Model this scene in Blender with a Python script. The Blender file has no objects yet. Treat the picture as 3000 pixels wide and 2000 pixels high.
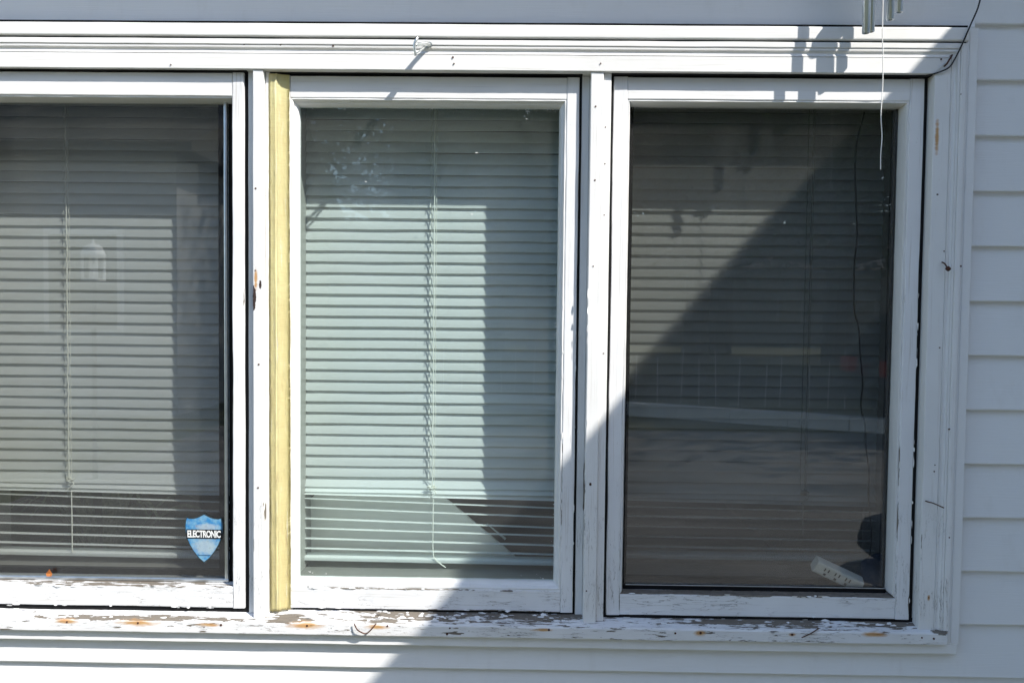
import bpy, bmesh, math, random
from mathutils import Vector, Matrix, noise
random.seed(7)
R = math.radians
S = bpy.context.scene
COL = S.collection

# ------------------------------------------------------------------ camera
cam_d = bpy.data.cameras.new('camera')
cam = bpy.data.objects.new('camera', cam_d); COL.objects.link(cam)
cam_d.sensor_width = 36.0
cam_d.lens = 36.0 * 2253.0 / 3000.0
cam_d.clip_start = 0.02; cam_d.clip_end = 600
_right = Vector((0.99985327, 0.01318394, 0.0109369))
_fwd = Vector((-0.01277944, 0.99926048, -0.03626537))
_up = Vector((-0.01140693, 0.03612028, 0.99928235))
cam.matrix_world = Matrix(((_right.x, _up.x, -_fwd.x, 0.0), (_right.y, _up.y, -_fwd.y, -1.442),
                           (_right.z, _up.z, -_fwd.z, 0.0), (0, 0, 0, 1)))
S.camera = cam

# ------------------------------------------------------------------ sky and sun
TX, TZ = 1.28, 1.50                       # sideways and downward drop of the light per metre towards the wall
to_sun = Vector((TX, -1.0, TZ)).normalized()
elev = math.asin(to_sun.z)
world = bpy.data.worlds.new('World'); S.world = world; world.use_nodes = True
wn = world.node_tree.nodes; wl = world.node_tree.links
bgn = wn['Background']
sky = wn.new('ShaderNodeTexSky'); sky.sky_type = 'NISHITA'; sky.sun_disc = False
sky.sun_elevation = elev
sky.sun_rotation = math.atan2(to_sun.x, to_sun.y)
sky.air_density = 1.0; sky.dust_density = 0.6; sky.ozone_density = 1.1
wl.new(sky.outputs[0], bgn.inputs[0]); bgn.inputs[1].default_value = 0.145
sun_d = bpy.data.lights.new('sun', 'SUN'); sun_d.energy = 3.05; sun_d.angle = R(0.53); sun_d.color = (1.0, 0.955, 0.88)
sun = bpy.data.objects.new('sun', sun_d); COL.objects.link(sun)
sun.rotation_euler = to_sun.to_track_quat('Z', 'Y').to_euler()
vs = S.view_settings
vs.view_transform = 'Standard'; vs.look = 'None'; vs.gamma = 1.0; vs.use_curve_mapping = False
vs.exposure = 1.28
S.cycles.max_bounces = 7; S.cycles.transparent_max_bounces = 16; S.cycles.diffuse_bounces = 4
S.cycles.glossy_bounces = 3; S.cycles.caustics_reflective = False; S.cycles.caustics_refractive = False

# ------------------------------------------------------------------ helpers: tags
def tag(o, label=None, cat=None, group=None, kind=None):
    if label: o['label'] = label
    if cat: o['category'] = cat
    if group: o['group'] = group
    if kind: o['kind'] = kind
    return o
def thing(name, label, cat, loc=(0, 0, 0), group=None):
    e = bpy.data.objects.new(name, None); COL.objects.link(e); e.location = loc
    e.empty_display_size = 0.05
    return tag(e, label, cat, group)
def link(name, me, mat=None, parent=None):
    o = bpy.data.objects.new(name, me); COL.objects.link(o)
    if mat and not me.materials: me.materials.append(mat)
    if parent:
        o.parent = parent
        p = Matrix.Translation(parent.location) if parent.parent is None else Matrix.Identity(4)
        o.matrix_parent_inverse = p.inverted() if parent.type == 'EMPTY' else Matrix.Identity(4)
    return o
def build(name, bm, mat, parent=None, smooth=False):
    bmesh.ops.recalc_face_normals(bm, faces=bm.faces[:])
    me = bpy.data.meshes.new(name); bm.to_mesh(me); bm.free()
    if smooth:
        for f in me.polygons: f.use_smooth = True
    return link(name, me, mat, parent)

# ------------------------------------------------------------------ helpers: shapes
def box(bm, x0, x1, y0, y1, z0, z1):
    v = [bm.verts.new((x, y, z)) for x in (x0, x1) for y in (y0, y1) for z in (z0, z1)]
    for q in ((0, 1, 3, 2), (4, 6, 7, 5), (0, 4, 5, 1), (2, 3, 7, 6), (0, 2, 6, 4), (1, 5, 7, 3)):
        bm.faces.new([v[i] for i in q])
    return v
def prism(bm, prof, axis, a0, a1, seg=1, end0=None, end1=None, wob=0.0, seed=0.0):
    """prof = closed list of (u,v): axis 'x' -> (y,z); axis 'z' -> (x,y). end functions shift the ends per profile point (mitres)."""
    rings = []
    for i in range(seg + 1):
        t = i / seg; ring = []
        for (u, v) in prof:
            s0 = end0(u, v) if end0 else a0
            s1 = end1(u, v) if end1 else a1
            a = s0 + (s1 - s0) * t
            du = dv = 0.0
            if wob:
                du = wob * noise.noise(Vector((a * 9 + seed, u * 40, v * 40))) + wob * .5 * noise.noise(Vector((a * 40 + seed, u * 60, v * 60 + 5)))
                dv = wob * noise.noise(Vector((a * 9 + seed + 31, u * 40, v * 40))) + wob * .5 * noise.noise(Vector((a * 40 + seed + 77, u * 60, v * 60)))
            ring.append(bm.verts.new((a, u + du, v + dv) if axis == 'x' else (u + du, v + dv, a)))
        rings.append(ring)
    n = len(prof)
    for i in range(seg):
        for j in range(n):
            k = (j + 1) % n
            bm.faces.new((rings[i][j], rings[i][k], rings[i + 1][k], rings[i + 1][j]))
    bm.faces.new(rings[0]); bm.faces.new(rings[-1][::-1])
def rrect(u0, u1, v0, v1, r=0.0015, n=2):
    """rounded rectangle profile"""
    out = []
    for (cu, cv, a) in ((u1 - r, v1 - r, 0), (u0 + r, v1 - r, 90), (u0 + r, v0 + r, 180), (u1 - r, v0 + r, 270)):
        for i in range(n + 1):
            t = R(a + 90 * i / n); out.append((cu + r * math.cos(t), cv + r * math.sin(t)))
    return out
def board(name, x0, x1, y0, y1, z0, z1, mat, parent, axis='x', r=0.0015, wob=0.0003, seed=None):
    bm = bmesh.new()
    sd = seed if seed is not None else random.uniform(0, 90)
    if axis == 'x':
        prism(bm, rrect(y0, y1, z0, z1, r), 'x', x0, x1, max(2, int((x1 - x0) / .02)), wob=wob, seed=sd)
    else:
        prism(bm, rrect(x0, x1, y0, y1, r), 'z', z0, z1, max(2, int((z1 - z0) / .02)), wob=wob, seed=sd)
    return build(name, bm, mat, parent)
def tube(bm, pts, rad, n=8, cap=True):
    pts = [Vector(p) for p in pts]; rings = []
    rads = rad if isinstance(rad, (list, tuple)) else [rad] * len(pts)
    ref = Vector((0.13, 0.31, 0.94))
    for i, p in enumerate(pts):
        d = (pts[min(i + 1, len(pts) - 1)] - pts[max(i - 1, 0)]).normalized()
        if abs(d.dot(ref)) > .97: ref = Vector((0.9, 0.3, 0.1))
        s = d.cross(ref).normalized(); t = s.cross(d).normalized()
        rings.append([bm.verts.new(p + (s * math.cos(2 * math.pi * k / n) + t * math.sin(2 * math.pi * k / n)) * rads[i]) for k in range(n)])
    for a, b in zip(rings[:-1], rings[1:]):
        for k in range(n): bm.faces.new((a[k], a[(k + 1) % n], b[(k + 1) % n], b[k]))
    if cap: bm.faces.new(rings[0][::-1]); bm.faces.new(rings[-1])
def smooth_path(pts, n=6):
    P = [Vector(p) for p in pts]; out = []
    for i in range(len(P) - 1):
        a, b, c, d = P[max(i - 1, 0)], P[i], P[i + 1], P[min(i + 2, len(P) - 1)]
        for k in range(n):
            t = k / n
            out.append(.5 * ((2 * b) + (c - a) * t + (2 * a - 5 * b + 4 * c - d) * t * t + (3 * b - a - 3 * c + d) * t ** 3))
    out.append(P[-1]); return out
def disc(bm, c, r, axis_y0, axis_y1, n=10):
    a = [bm.verts.new((c[0] + r * math.cos(2 * math.pi * k / n), axis_y0, c[1] + r * math.sin(2 * math.pi * k / n))) for k in range(n)]
    b = [bm.verts.new((c[0] + r * math.cos(2 * math.pi * k / n), axis_y1, c[1] + r * math.sin(2 * math.pi * k / n))) for k in range(n)]
    bm.faces.new(a); bm.faces.new(b[::-1])
    for k in range(n): bm.faces.new((a[k], a[(k + 1) % n], b[(k + 1) % n], b[k]))

# ------------------------------------------------------------------ helpers: materials
class M:
    def __init__(s, name):
        s.m = bpy.data.materials.new(name); s.m.use_nodes = True
        s.nt = s.m.node_tree; s.n = s.nt.nodes; s.l = s.nt.links
        s.b = s.n['Principled BSDF']; s.out = s.n['Material Output']
        s.tc = None
    def new(s, t, **k):
        nd = s.n.new(t)
        for a, v in k.items(): setattr(nd, a, v)
        return nd
    def set(s, sock, v):
        if isinstance(v, bpy.types.NodeSocket): s.l.new(v, sock)
        else: sock.default_value = v
    def coord(s, kind='Object'):
        if s.tc is None: s.tc = s.new('ShaderNodeTexCoord')
        return s.tc.outputs[kind]
    def vm(s, op, a, b=None):
        nd = s.new('ShaderNodeVectorMath', operation=op); s.set(nd.inputs[0], a)
        if b is not None: s.set(nd.inputs[1], b)
        return nd.outputs['Value'] if op in ('LENGTH', 'DOT_PRODUCT') else nd.outputs[0]
    def ma(s, op, a, b=None, clamp=False):
        nd = s.new('ShaderNodeMath', operation=op, use_clamp=clamp); s.set(nd.inputs[0], a)
        if b is not None: s.set(nd.inputs[1], b)
        return nd.outputs[0]
    def noise(s, vec, scale, detail=4, rough=.55, dist=0):
        nd = s.new('ShaderNodeTexNoise'); s.l.new(vec, nd.inputs['Vector'])
        nd.inputs['Scale'].default_value = scale; nd.inputs['Detail'].default_value = detail
        nd.inputs['Roughness'].default_value = rough; nd.inputs['Distortion'].default_value = dist
        return nd.outputs['Fac']
    def mr(s, v, a, b, c=0.0, d=1.0, smooth=False):
        nd = s.new('ShaderNodeMapRange'); s.set(nd.inputs[0], v)
        if smooth: nd.interpolation_type = 'SMOOTHSTEP'
        for i, q in enumerate((a, b, c, d)): s.set(nd.inputs[1 + i], q)
        return nd.outputs[0]
    def mix(s, f, a, b, blend='MIX'):
        nd = s.new('ShaderNodeMix', data_type='RGBA', blend_type=blend)
        s.set(nd.inputs[0], f)
        for i, q in ((6, a), (7, b)):
            if not isinstance(q, bpy.types.NodeSocket) and len(q) == 3: q = (*q, 1)
            s.set(nd.inputs[i], q)
        return nd.outputs[2]
    def bump(s, h, strength=.3, dist=.001, prev=None):
        nd = s.new('ShaderNodeBump'); nd.inputs['Strength'].default_value = strength; nd.inputs['Distance'].default_value = dist
        s.l.new(h, nd.inputs['Height'])
        if prev is not None: s.l.new(prev, nd.inputs['Normal'])
        return nd.outputs[0]
    def ell(s, vec, c, r):
        """1 in the middle of an ellipse on the wall plane, 0 at its rim"""
        d = s.vm('SUBTRACT', vec, (c[0], 0, c[1]))
        d = s.vm('MULTIPLY', d, (1 / r[0], 0, 1 / r[1]))
        return s.mr(s.vm('LENGTH', d), 0, 1, 1, 0)
    def fin(s, col=None, rough=.5, normal=None, spec=.4, metal=0.0):
        if col is not None:
            s.set(s.b.inputs['Base Color'], (*col, 1) if not isinstance(col, bpy.types.NodeSocket) and len(col) == 3 else col)
        s.set(s.b.inputs['Roughness'], rough)
        if normal is not None: s.l.new(normal, s.b.inputs['Normal'])
        s.b.inputs['Specular IOR Level'].default_value = spec
        s.b.inputs['Metallic'].default_value = metal
        return s.m

WOOD = (0.175, 0.152, 0.125)
def paint(name, grain='x', base=(.765, .765, .76), peel=-1.0, bare=(), rust=(), holes=(), gloss=.42, dirt=.35, flake=(16, 55)):
    """white oil paint on a board. peel: general loss of paint (-1 none .. .5), bare/rust/holes: ((x,z),(rx,rz)) places of wear."""
    k = M(name); p = k.coord()
    gs = {'x': (1, 7, 7), 'z': (7, 7, 1)}[grain]
    pg = k.vm('MULTIPLY', p, gs)
    big = k.noise(p, 5.5, 3); fine = k.noise(pg, 55, 5, .6); spec_ = k.noise(p, 260, 2)
    col = k.mix(k.mr(big, .35, .7), base, tuple(c * .93 for c in base))
    streak = k.noise(k.vm('MULTIPLY', p, {'x': (.7, 30, 30), 'z': (30, 30, .7)}[grain]), 9, 4, .6)
    col = k.mix(k.ma('MULTIPLY', k.mr(streak, .58, .75), dirt), col, (.50, .47, .43))
    col = k.mix(k.ma('MULTIPLY', k.mr(spec_, .74, .80), dirt), col, (.33, .29, .25))
    h = fine
    nrm = k.bump(fine, .22, .0006)
    rough = gloss
    if peel > -1 or bare:
        f = k.vm('MULTIPLY', p, {'x': (flake[0], flake[1], flake[1]), 'z': (flake[1], flake[1], flake[0])}[grain])
        nz = k.noise(f, 1.0, 6, .62, .4)
        thr = .30 + .30 * (peel + .5)
        lvl = None
        for (c, r) in bare:
            e = k.ell(p, c, r); e = k.mr(e, 0, .8, 0, .27)
            lvl = e if lvl is None else k.ma('MAXIMUM', lvl, e)
        t = k.ma('ADD', lvl, thr) if lvl is not None else thr
        d = k.ma('SUBTRACT', t, nz)
        mask = k.mr(d, 0, .012)
        wood = k.mix(k.noise(k.vm('MULTIPLY', p, {'x': (3, 60, 60), 'z': (60, 60, 3)}[grain]), 6, 5, .7), tuple(c * .55 for c in WOOD), tuple(c * 1.35 for c in WOOD))
        rim = k.mr(d, -.02, 0)                         # thin lifting rim just before the bare wood
        col = k.mix(mask, col, wood)
        nrm = k.bump(k.ma('SUBTRACT', 1.0, mask), 1.0, .0011, nrm)
        nrm = k.bump(rim, .5, .0006, nrm)
        rough = k.mr(mask, 0, 1, gloss, .85)
    if peel > -.8:
        cv = k.vm('MULTIPLY', p, {'x': (10, 120, 120), 'z': (120, 120, 10)}[grain])
        cn = k.noise(cv, 1.3, 4, .55, .3)
        line = k.mr(k.ma('ABSOLUTE', k.ma('SUBTRACT', cn, .5)), 0, .010, 1, 0)
        low = k.mr(k.vm('DOT_PRODUCT', p, (0, 0, 1)), -.25, -.52, .05, 1)
        patch = k.mr(k.noise(p, 14, 3), .44, .56)
        cm = k.ma('MULTIPLY', k.ma('MULTIPLY', line, low), patch)
        col = k.mix(k.ma('MULTIPLY', cm, .95), col, (.20, .17, .15))
        nrm = k.bump(k.ma('SUBTRACT', 1.0, cm), .8, .0006, nrm)
    if rust:
        tot = None
        wig = k.noise(k.vm('MULTIPLY', p, (25, 60, 90)), 1.6, 4, .6)
        for (c, r) in rust:
            e = k.ell(p, c, r); tot = e if tot is None else k.ma('MAXIMUM', tot, e)
        rm = k.mr(k.ma('ADD', tot, k.ma('SUBTRACT', wig, .62)), .05, .55, 0, .9)
        col = k.mix(rm, col, k.mix(wig, (.60, .36, .10), (.38, .14, .03)))
    if holes:
        tot = None
        wig = k.noise(p, 150, 3)
        for (c, r) in holes:
            e = k.ell(p, c, r); tot = e if tot is None else k.ma('MAXIMUM', tot, e)
        hm = k.mr(k.ma('ADD', tot, k.ma('MULTIPLY', k.ma('SUBTRACT', wig, .5), .9)), .28, .34)
        col = k.mix(hm, col, (.05, .03, .025))
        nrm = k.bump(k.ma('SUBTRACT', 1.0, hm), 1.0, .002, nrm)
    return k.fin(col, rough, nrm, .45)

def plain(name, col, rough=.5, metal=0.0, var=.12, scale=40, spec=.4, bmp=.1):
    k = M(name); p = k.coord(); n = k.noise(p, scale, 4)
    c = k.mix(k.mr(n, .3, .7), tuple(q * (1 - var) for q in col), tuple(min(1, q * (1 + var)) for q in col))
    return k.fin(c, rough, k.bump(n, bmp, .001), spec, metal)

MAT = {}
MAT['paint'] = paint('white_paint_along', 'x', dirt=.45)
MAT['paint_v'] = paint('white_paint_upright', 'z', dirt=.45)
MAT['header'] = paint('header_paint', 'x', base=(.765, .762, .75), dirt=.4)
MAT['rail_worn'] = paint('worn_rail_paint', 'x', base=(.76, .765, .775), peel=-.55, dirt=.6,
                         bare=(((-.80, -.5325), (.42, .0035)), ((-.20, -.5345), (.34, .0040)), ((.46, -.5362), (.30, .0042)),
                               ((-.05, -.5745), (.26, .0045)), ((-.74, -.574), (.30, .0028)), ((.745, -.562), (.006, .022)), ((.19, -.55), (.004, .02))), flake=(22, 120))
MAT['stile_worn'] = paint('worn_stile_paint', 'z', base=(.76, .765, .775), peel=-.60, dirt=.7,
                          bare=(((.1050, -.10), (.0022, .34)), ((.0800, -.35), (.0022, .24)), ((.7205, -.36), (.0030, .20)), ((.7480, -.55), (.006, .035)), ((.1935, -.46), (.0022, .2)), ((-.5295, .02), (.0028, .05))), flake=(14, 90))
MAT['post'] = paint('post_paint', 'z', dirt=.55, peel=-.72,
                    bare=(((.1225, -.33), (.0022, .16)), ((.1090, -.2), (.004, .10)), ((.1455, -.38), (.002, .06)), ((-.4890, -.38), (.0016, .05)), ((-.5070, -.44), (.0016, .10))),
                    holes=(((-.5075, .024), (.0075, .034)), ((-.4945, .048), (.0035, .012)), ((.1330, -.3202), (.0035, .0045))),
                    rust=(((-.5028, .060), (.0045, .030)),))
MAT['sill'] = paint('peeling_sill_paint', 'x', base=(.76, .76, .765), peel=-.22, dirt=.5, flake=(24, 150),
                    bare=(((-.20, -.581), (.20, .014)), ((.02, -.581), (.20, .011)), ((.46, -.582), (.26, .010)), ((.70, -.583), (.12, .010)), ((.795, -.588), (.022, .010)),
                          ((-.72, -.5895), (.30, .0035)), ((-.44, -.588), (.06, .006)), ((-.12, -.607), (.03, .006))),
                    rust=(((-.861, -.5955), (0.0343, 0.0068)), ((-.725, -.596), (0.0561, 0.0086)), ((-.590, -.5975), (0.0330, 0.0054)), ((-.402, -.596), (0.0495, 0.0094)), ((-.270, -.5965), (0.0330, 0.0065)),
                          ((.047, -.5970), (0.0297, 0.0050)), ((.3435, -.5985), (0.0172, 0.0086)), ((.5154, -.5985), (0.0099, 0.0043)), ((.669, -.5955), (0.0330, 0.0072))))
MAT['casing'] = paint('casing_paint', 'z', dirt=.6, peel=-.74, bare=(((.764, -.573), (.012, .020)), ((.757, -.40), (.0018, .12))),
                      rust=(((.7625, .335), (.0055, .045)), ((.7735, -.527), (.004, .008))), holes=(((.7666, .2287), (.0035, .0025)),))
MAT['bead'] = paint('bead_paint', 'z', dirt=.25, gloss=.35)

def siding_mat():
    k = M('vinyl_siding'); p = k.coord()
    g = k.noise(k.vm('MULTIPLY', p, (2.2, 1, 60)), 6, 5, .6)
    big = k.noise(p, 2.0, 3)
    col = k.mix(k.mr(big, .35, .7), (.79, .79, .785), (.745, .745, .745))
    col = k.mix(k.ma('MULTIPLY', k.mr(k.noise(k.vm('MULTIPLY', p, (8, 1, 3)), 3, 5, .65), .55, .8), .22), col, (.55, .52, .48))
    return k.fin(col, .46, k.bump(g, .30, .0016), .4)
MAT['siding'] = siding_mat()

def tape_mat():
    k = M('yellow_tape'); p = k.coord()
    thr = k.noise(k.vm('MULTIPLY', p, (60, 10, 600)), 1, 2)
    big = k.noise(p, 14, 4); low = k.mr(k.vm('DOT_PRODUCT', p, (0, 0, 1)), .3, -.55)
    col = k.mix(low, (.88, .835, .50), (.86, .78, .44))
    col = k.mix(k.mr(big, .4, .7), col, (.82, .74, .42))
    col = k.mix(k.mr(k.noise(k.vm('MULTIPLY', p, (220, 30, 14)), 1, 4, .7), .60, .70, 0, .8), col, (.93, .91, .76))
    col = k.mix(k.mr(k.noise(k.vm('MULTIPLY', p, (160, 30, 22)), 1, 4, .7), .60, .72, 0, .6), col, (.60, .48, .27))
    col = k.mix(k.ma('MULTIPLY', k.mr(thr, .5, .62), .25), col, (.70, .60, .30))
    return k.fin(col, .55, k.bump(k.noise(k.vm('MULTIPLY', p, (90, 60, 25)), 1.4, 4), .8, .002, k.bump(thr, .3, .0004)), .3)
MAT['tape'] = tape_mat()

def glass_mat(name, tint, dust=.03, seed=0.0, refl=1.0):
    """thin window glass: each face mirrors by its angle (Schlick), the rest passes; a film of dust scatters a little"""
    k = M(name); k.n.remove(k.b); p = k.coord()
    g = k.new('ShaderNodeNewGeometry')
    c = k.ma('ABSOLUTE', k.vm('DOT_PRODUCT', g.outputs['Normal'], g.outputs['Incoming']))
    f = k.ma('POWER', k.ma('SUBTRACT', 1.0, c), 5.0)
    f = k.ma('MULTIPLY', k.ma('ADD', k.ma('MULTIPLY', f, .955), .045), refl)
    tr = k.new('ShaderNodeBsdfTransparent'); tr.inputs[0].default_value = (*tint, 1)
    gl = k.new('ShaderNodeBsdfGlossy'); gl.inputs['Roughness'].default_value = .004
    m1 = k.new('ShaderNodeMixShader'); k.l.new(f, m1.inputs[0]); k.l.new(tr.outputs[0], m1.inputs[1]); k.l.new(gl.outputs[0], m1.inputs[2])
    df = k.new('ShaderNodeBsdfDiffuse'); df.inputs[0].default_value = (.72, .72, .70, 1)
    sm = k.noise(k.vm('ADD', k.vm('MULTIPLY', p, (1, 1, .45)), (seed, 0, seed)), 9, 3, .65, .5)
    wipe = k.mr(sm, .35, .80, .45, 1.25)
    d = k.ma('MULTIPLY', wipe, dust, clamp=True)
    m2 = k.new('ShaderNodeMixShader'); k.l.new(d, m2.inputs[0]); k.l.new(m1.outputs[0], m2.inputs[1]); k.l.new(df.outputs[0], m2.inputs[2])
    k.l.new(m2.outputs[0], k.out.inputs[0]); return k.m
MAT['glass_l'] = glass_mat('glass_left', (.92, .935, .93), .010, 3.1, 1.45)
MAT['glass_m'] = glass_mat('glass_middle', (.92, .962, .957), .022, 11.7)
MAT['glass_r'] = glass_mat('glass_right', (.93, .945, .935), .010, 23.9, 1.45)

def screen_mat(name, o0, o1, alb):
    """charcoal insect mesh: the open holes pass light, the threads catch it"""
    k = M(name); k.n.remove(k.b); p = k.coord()
    tr = k.new('ShaderNodeBsdfTransparent')
    df = k.new('ShaderNodeBsdfDiffuse'); df.inputs[0].default_value = (alb, alb, alb * .97, 1)
    grid = None
    for v in ((640, 0, 0), (0, 0, 640)):
        w = k.ma('ABSOLUTE', k.ma('SINE', k.vm('DOT_PRODUCT', p, tuple(q * math.pi for q in v))))
        t = k.mr(w, .25, .55, 1, 0)
        grid = t if grid is None else k.ma('MAXIMUM', grid, t)
    op = k.mr(grid, 0, 1, o0, o1)
    m = k.new('ShaderNodeMixShader'); k.l.new(op, m.inputs[0]); k.l.new(tr.outputs[0], m.inputs[1]); k.l.new(df.outputs[0], m.inputs[2])
    k.l.new(m.outputs[0], k.out.inputs[0]); return k.m
MAT['screen_l'] = screen_mat('insect_mesh_grey', .15, .38, .13)
MAT['screen_r'] = screen_mat('insect_mesh_charcoal', .38, .66, .07)

def slat_mat(name, col):
    k = M(name); p = k.coord()
    dirt = k.noise(k.vm('MULTIPLY', p, (30, 60, 60)), 1.3, 2, .6)
    oi = k.new('ShaderNodeObjectInfo')
    c = k.mix(k.mr(dirt, .66, .78, 0, .3), col, tuple(q * .72 for q in col))
    c = k.mix(k.ma('MULTIPLY', oi.outputs['Random'], .10), c, tuple(q * .6 for q in col))
    k.fin(c, .38, k.bump(dirt, .08, .001), .4)
    tl = k.new('ShaderNodeBsdfTranslucent'); k.l.new(k.mix(1.0, c, (.90, .90, .89), 'MULTIPLY'), tl.inputs[0])
    mx = k.new('ShaderNodeMixShader'); mx.inputs[0].default_value = .47
    k.l.new(k.b.outputs[0], mx.inputs[1]); k.l.new(tl.outputs[0], mx.inputs[2]); k.l.new(mx.outputs[0], k.out.inputs[0])
    return k.m
MAT['slat'] = slat_mat('blind_vinyl', (.93, .96, .95))
MAT['cord'] = plain('blind_cord', (.74, .75, .68), .8, scale=400)
MAT['cord_dark'] = plain('blind_cord_dark', (.30, .31, .29), .9, scale=400)  # darker cord tone, used for the right blind
MAT['alu'] = plain('dull_aluminium', (.62, .65, .66), .38, 1.0, .10, 60)
MAT['black'] = plain('matte_black', (.008, .008, .009), .7, spec=.2)  # dark parts, and the strips that paint shade into the frame gaps
MAT['cable'] = plain('black_cable', (.012, .012, .013), .45)
MAT['rustm'] = plain('rusty_iron', (.085, .035, .022), .85, .3, .5, 300)
MAT['steel'] = plain('zinc_steel', (.70, .73, .72), .30, .95, .12, 120)
MAT['chime'] = plain('chime_tube', (.55, .62, .70), .20, .6, .05, 30, .7)
MAT['sheath'] = plain('sheathing', (.12, .11, .10), .9)
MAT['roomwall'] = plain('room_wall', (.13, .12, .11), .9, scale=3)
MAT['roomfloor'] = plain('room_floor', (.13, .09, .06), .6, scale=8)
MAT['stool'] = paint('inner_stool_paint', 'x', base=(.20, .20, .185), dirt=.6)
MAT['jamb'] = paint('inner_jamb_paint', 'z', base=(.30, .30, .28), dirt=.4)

# ------------------------------------------------------------------ the setting
def sheet(name, x0, x1, y0, y1, z, mat, depth=.2, nx=1, ny=1):
    bm = bmesh.new(); box(bm, x0, x1, y0, y1, z - depth, z)
    return tag(build(name, bm, mat), kind='structure')
GZ = -1.60
def ground_mat(name, a, b, s1, streak=(1, 1, 1)):
    k = M(name); p = k.coord()
    n1 = k.noise(k.vm('MULTIPLY', p, streak), s1, 6, .65); n2 = k.noise(p, 26, 4, .7)
    c = k.mix(k.mr(n1, .34, .66), a, b); c = k.mix(k.mr(n2, .35, .75, 0, .45), c, tuple(q * .6 for q in a))
    return k.fin(c, .9, k.bump(n2, .6, .02), .2)
sheet('ground', -150, 150, -160, -.02, GZ, ground_mat('dry_lawn', (.075, .085, .038), (.13, .12, .065), .9, (.5, 2, 1)))
sheet('driveway', -4.2, 7.5, -9.0, -2.6, GZ + .006, ground_mat('concrete_shadow_streaked', (.11, .107, .10), (.30, .285, .26), 1.0, (.28, 2.1, 1)), .1)  # dark streaks are tree shadows painted into the concrete colour
sheet('road', -150, 150, -19.5, -13.2, GZ + .006, ground_mat('asphalt', (.045, .045, .047), (.075, .074, .072), 1.5), .1)
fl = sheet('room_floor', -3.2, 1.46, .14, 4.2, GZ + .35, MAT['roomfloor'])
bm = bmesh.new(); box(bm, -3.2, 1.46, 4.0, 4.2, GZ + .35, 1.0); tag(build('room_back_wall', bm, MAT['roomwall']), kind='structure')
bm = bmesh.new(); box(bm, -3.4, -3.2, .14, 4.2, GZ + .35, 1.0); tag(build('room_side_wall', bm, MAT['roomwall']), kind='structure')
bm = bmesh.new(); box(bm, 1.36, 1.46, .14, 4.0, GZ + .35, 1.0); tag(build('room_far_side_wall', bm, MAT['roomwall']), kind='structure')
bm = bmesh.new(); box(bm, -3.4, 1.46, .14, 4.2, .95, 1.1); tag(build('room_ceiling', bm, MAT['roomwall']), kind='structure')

# ------------------------------------------------------------------ siding wall
XL, XR = -1.128, .7555            # inner edges of the side casings
JL, JR = -1.2075, .8350           # where the siding meets the window trim
wall = thing('siding_wall', 'white vinyl clapboard wall surrounding the three-part window', 'wall', (1.4, .03, GZ))
def clap_prof(zb, zt, f=.018, b=.0285):
    zfull = zb + .1046
    fb = f + (b - f) * (zt - zb) / (zfull - zb)
    return [(f + .0022, zb), (f + .0006, zb + .0007), (f, zb + .0024), (f + .0002, zb + .004), (fb, zt), (.0345, zt), (.0345, zb)]
def course(zb, spans):
    bm = bmesh.new()
    for (x0, x1, za, zt) in spans:
        prism(bm, clap_prof(za, zt), 'x', x0, x1, max(2, int((x1 - x0) / .06)), wob=.0007, seed=zb * 50)
    build('clapboard', bm, MAT['siding'], wall)
WX0, WX1 = -2.9, 1.479
LAPS = [.5467 - .1028 * k for k in range(13)]
for zb in [.5467 + .1028 * k for k in (1, 2, 3, 4, 5, 6)]:
    course(zb, [(WX0, WX1, zb, zb + .1046)])
course(LAPS[0], [(JL, JR, .5372, LAPS[0] + .1046), (JR, WX1, LAPS[0], LAPS[0] + .1046), (WX0, JL, LAPS[0], LAPS[0] + .1046)])
for zb in LAPS[1:12]:
    course(zb, [(JR, WX1, zb, zb + .1046), (WX0, JL, zb, zb + .1046)])
course(LAPS[12], [(JL, JR, LAPS[12], -.600), (JR, WX1, LAPS[12], LAPS[12] + .1046), (WX0, JL, LAPS[12], LAPS[12] + .1046)])
for k in range(1, 9):
    course(LAPS[12] - .1028 * k, [(WX0, WX1, LAPS[12] - .1028 * k, LAPS[12] - .1028 * k + .1046)])
bm = bmesh.new()
box(bm, WX0, WX1, .036, .139, .515, 1.30); box(bm, WX0, WX1, .0362, .139, GZ, -.60)
box(bm, .80, WX1, .0364, .1392, -.6005, .5155); box(bm, WX0, -1.17, .0364, .1392, -.6005, .5155)
build('sheathing', bm, MAT['sheath'], wall)

# eaves above the wall and the projecting wing at the right whose roof edge shades the lower right of the window
eave = thing('roof_eave', 'white boxed eave of the house above the window', 'roof', (0, -.2, 1.14))
bm = bmesh.new(); box(bm, -5, 1.44, -.42, .03, 1.175, 1.19); build('soffit', bm, MAT['siding'], eave)
bm = bmesh.new(); box(bm, -5, 1.44, -.445, -.421, 1.2075, 1.36); build('fascia', bm, MAT['paint'], eave)
k = M('shingles'); kp = k.coord(); MAT['shingle'] = k.fin(k.mix(k.noise(kp, 14, 5), (.05, .05, .05), (.12, .115, .11)), .95, None, .2)
bm = bmesh.new(); prism(bm, [(-.46, 1.365), (-.46, 1.385), (4.4, 3.2), (4.4, 3.18)], 'x', -5, 1.44); build('shingle_slope', bm, MAT['shingle'], eave)
wing = thing('house_wing', 'projecting side wing of the house standing right of the window', 'building', (3.5, -.7, GZ))
WZ = .54 + (1.45 - .792) / .843
bm = bmesh.new(); box(bm, 1.48, 5.5, -1.42, 4.3, GZ, WZ - .12); build('wall', bm, MAT['siding'], wing)
bm = bmesh.new(); prism(bm, [(1.45, -1.45), (5.55, -1.45), (5.55, 4.3), (1.45, 4.3)], 'z', WZ - .12, WZ); build('roof', bm, MAT['shingle'], wing)

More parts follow.
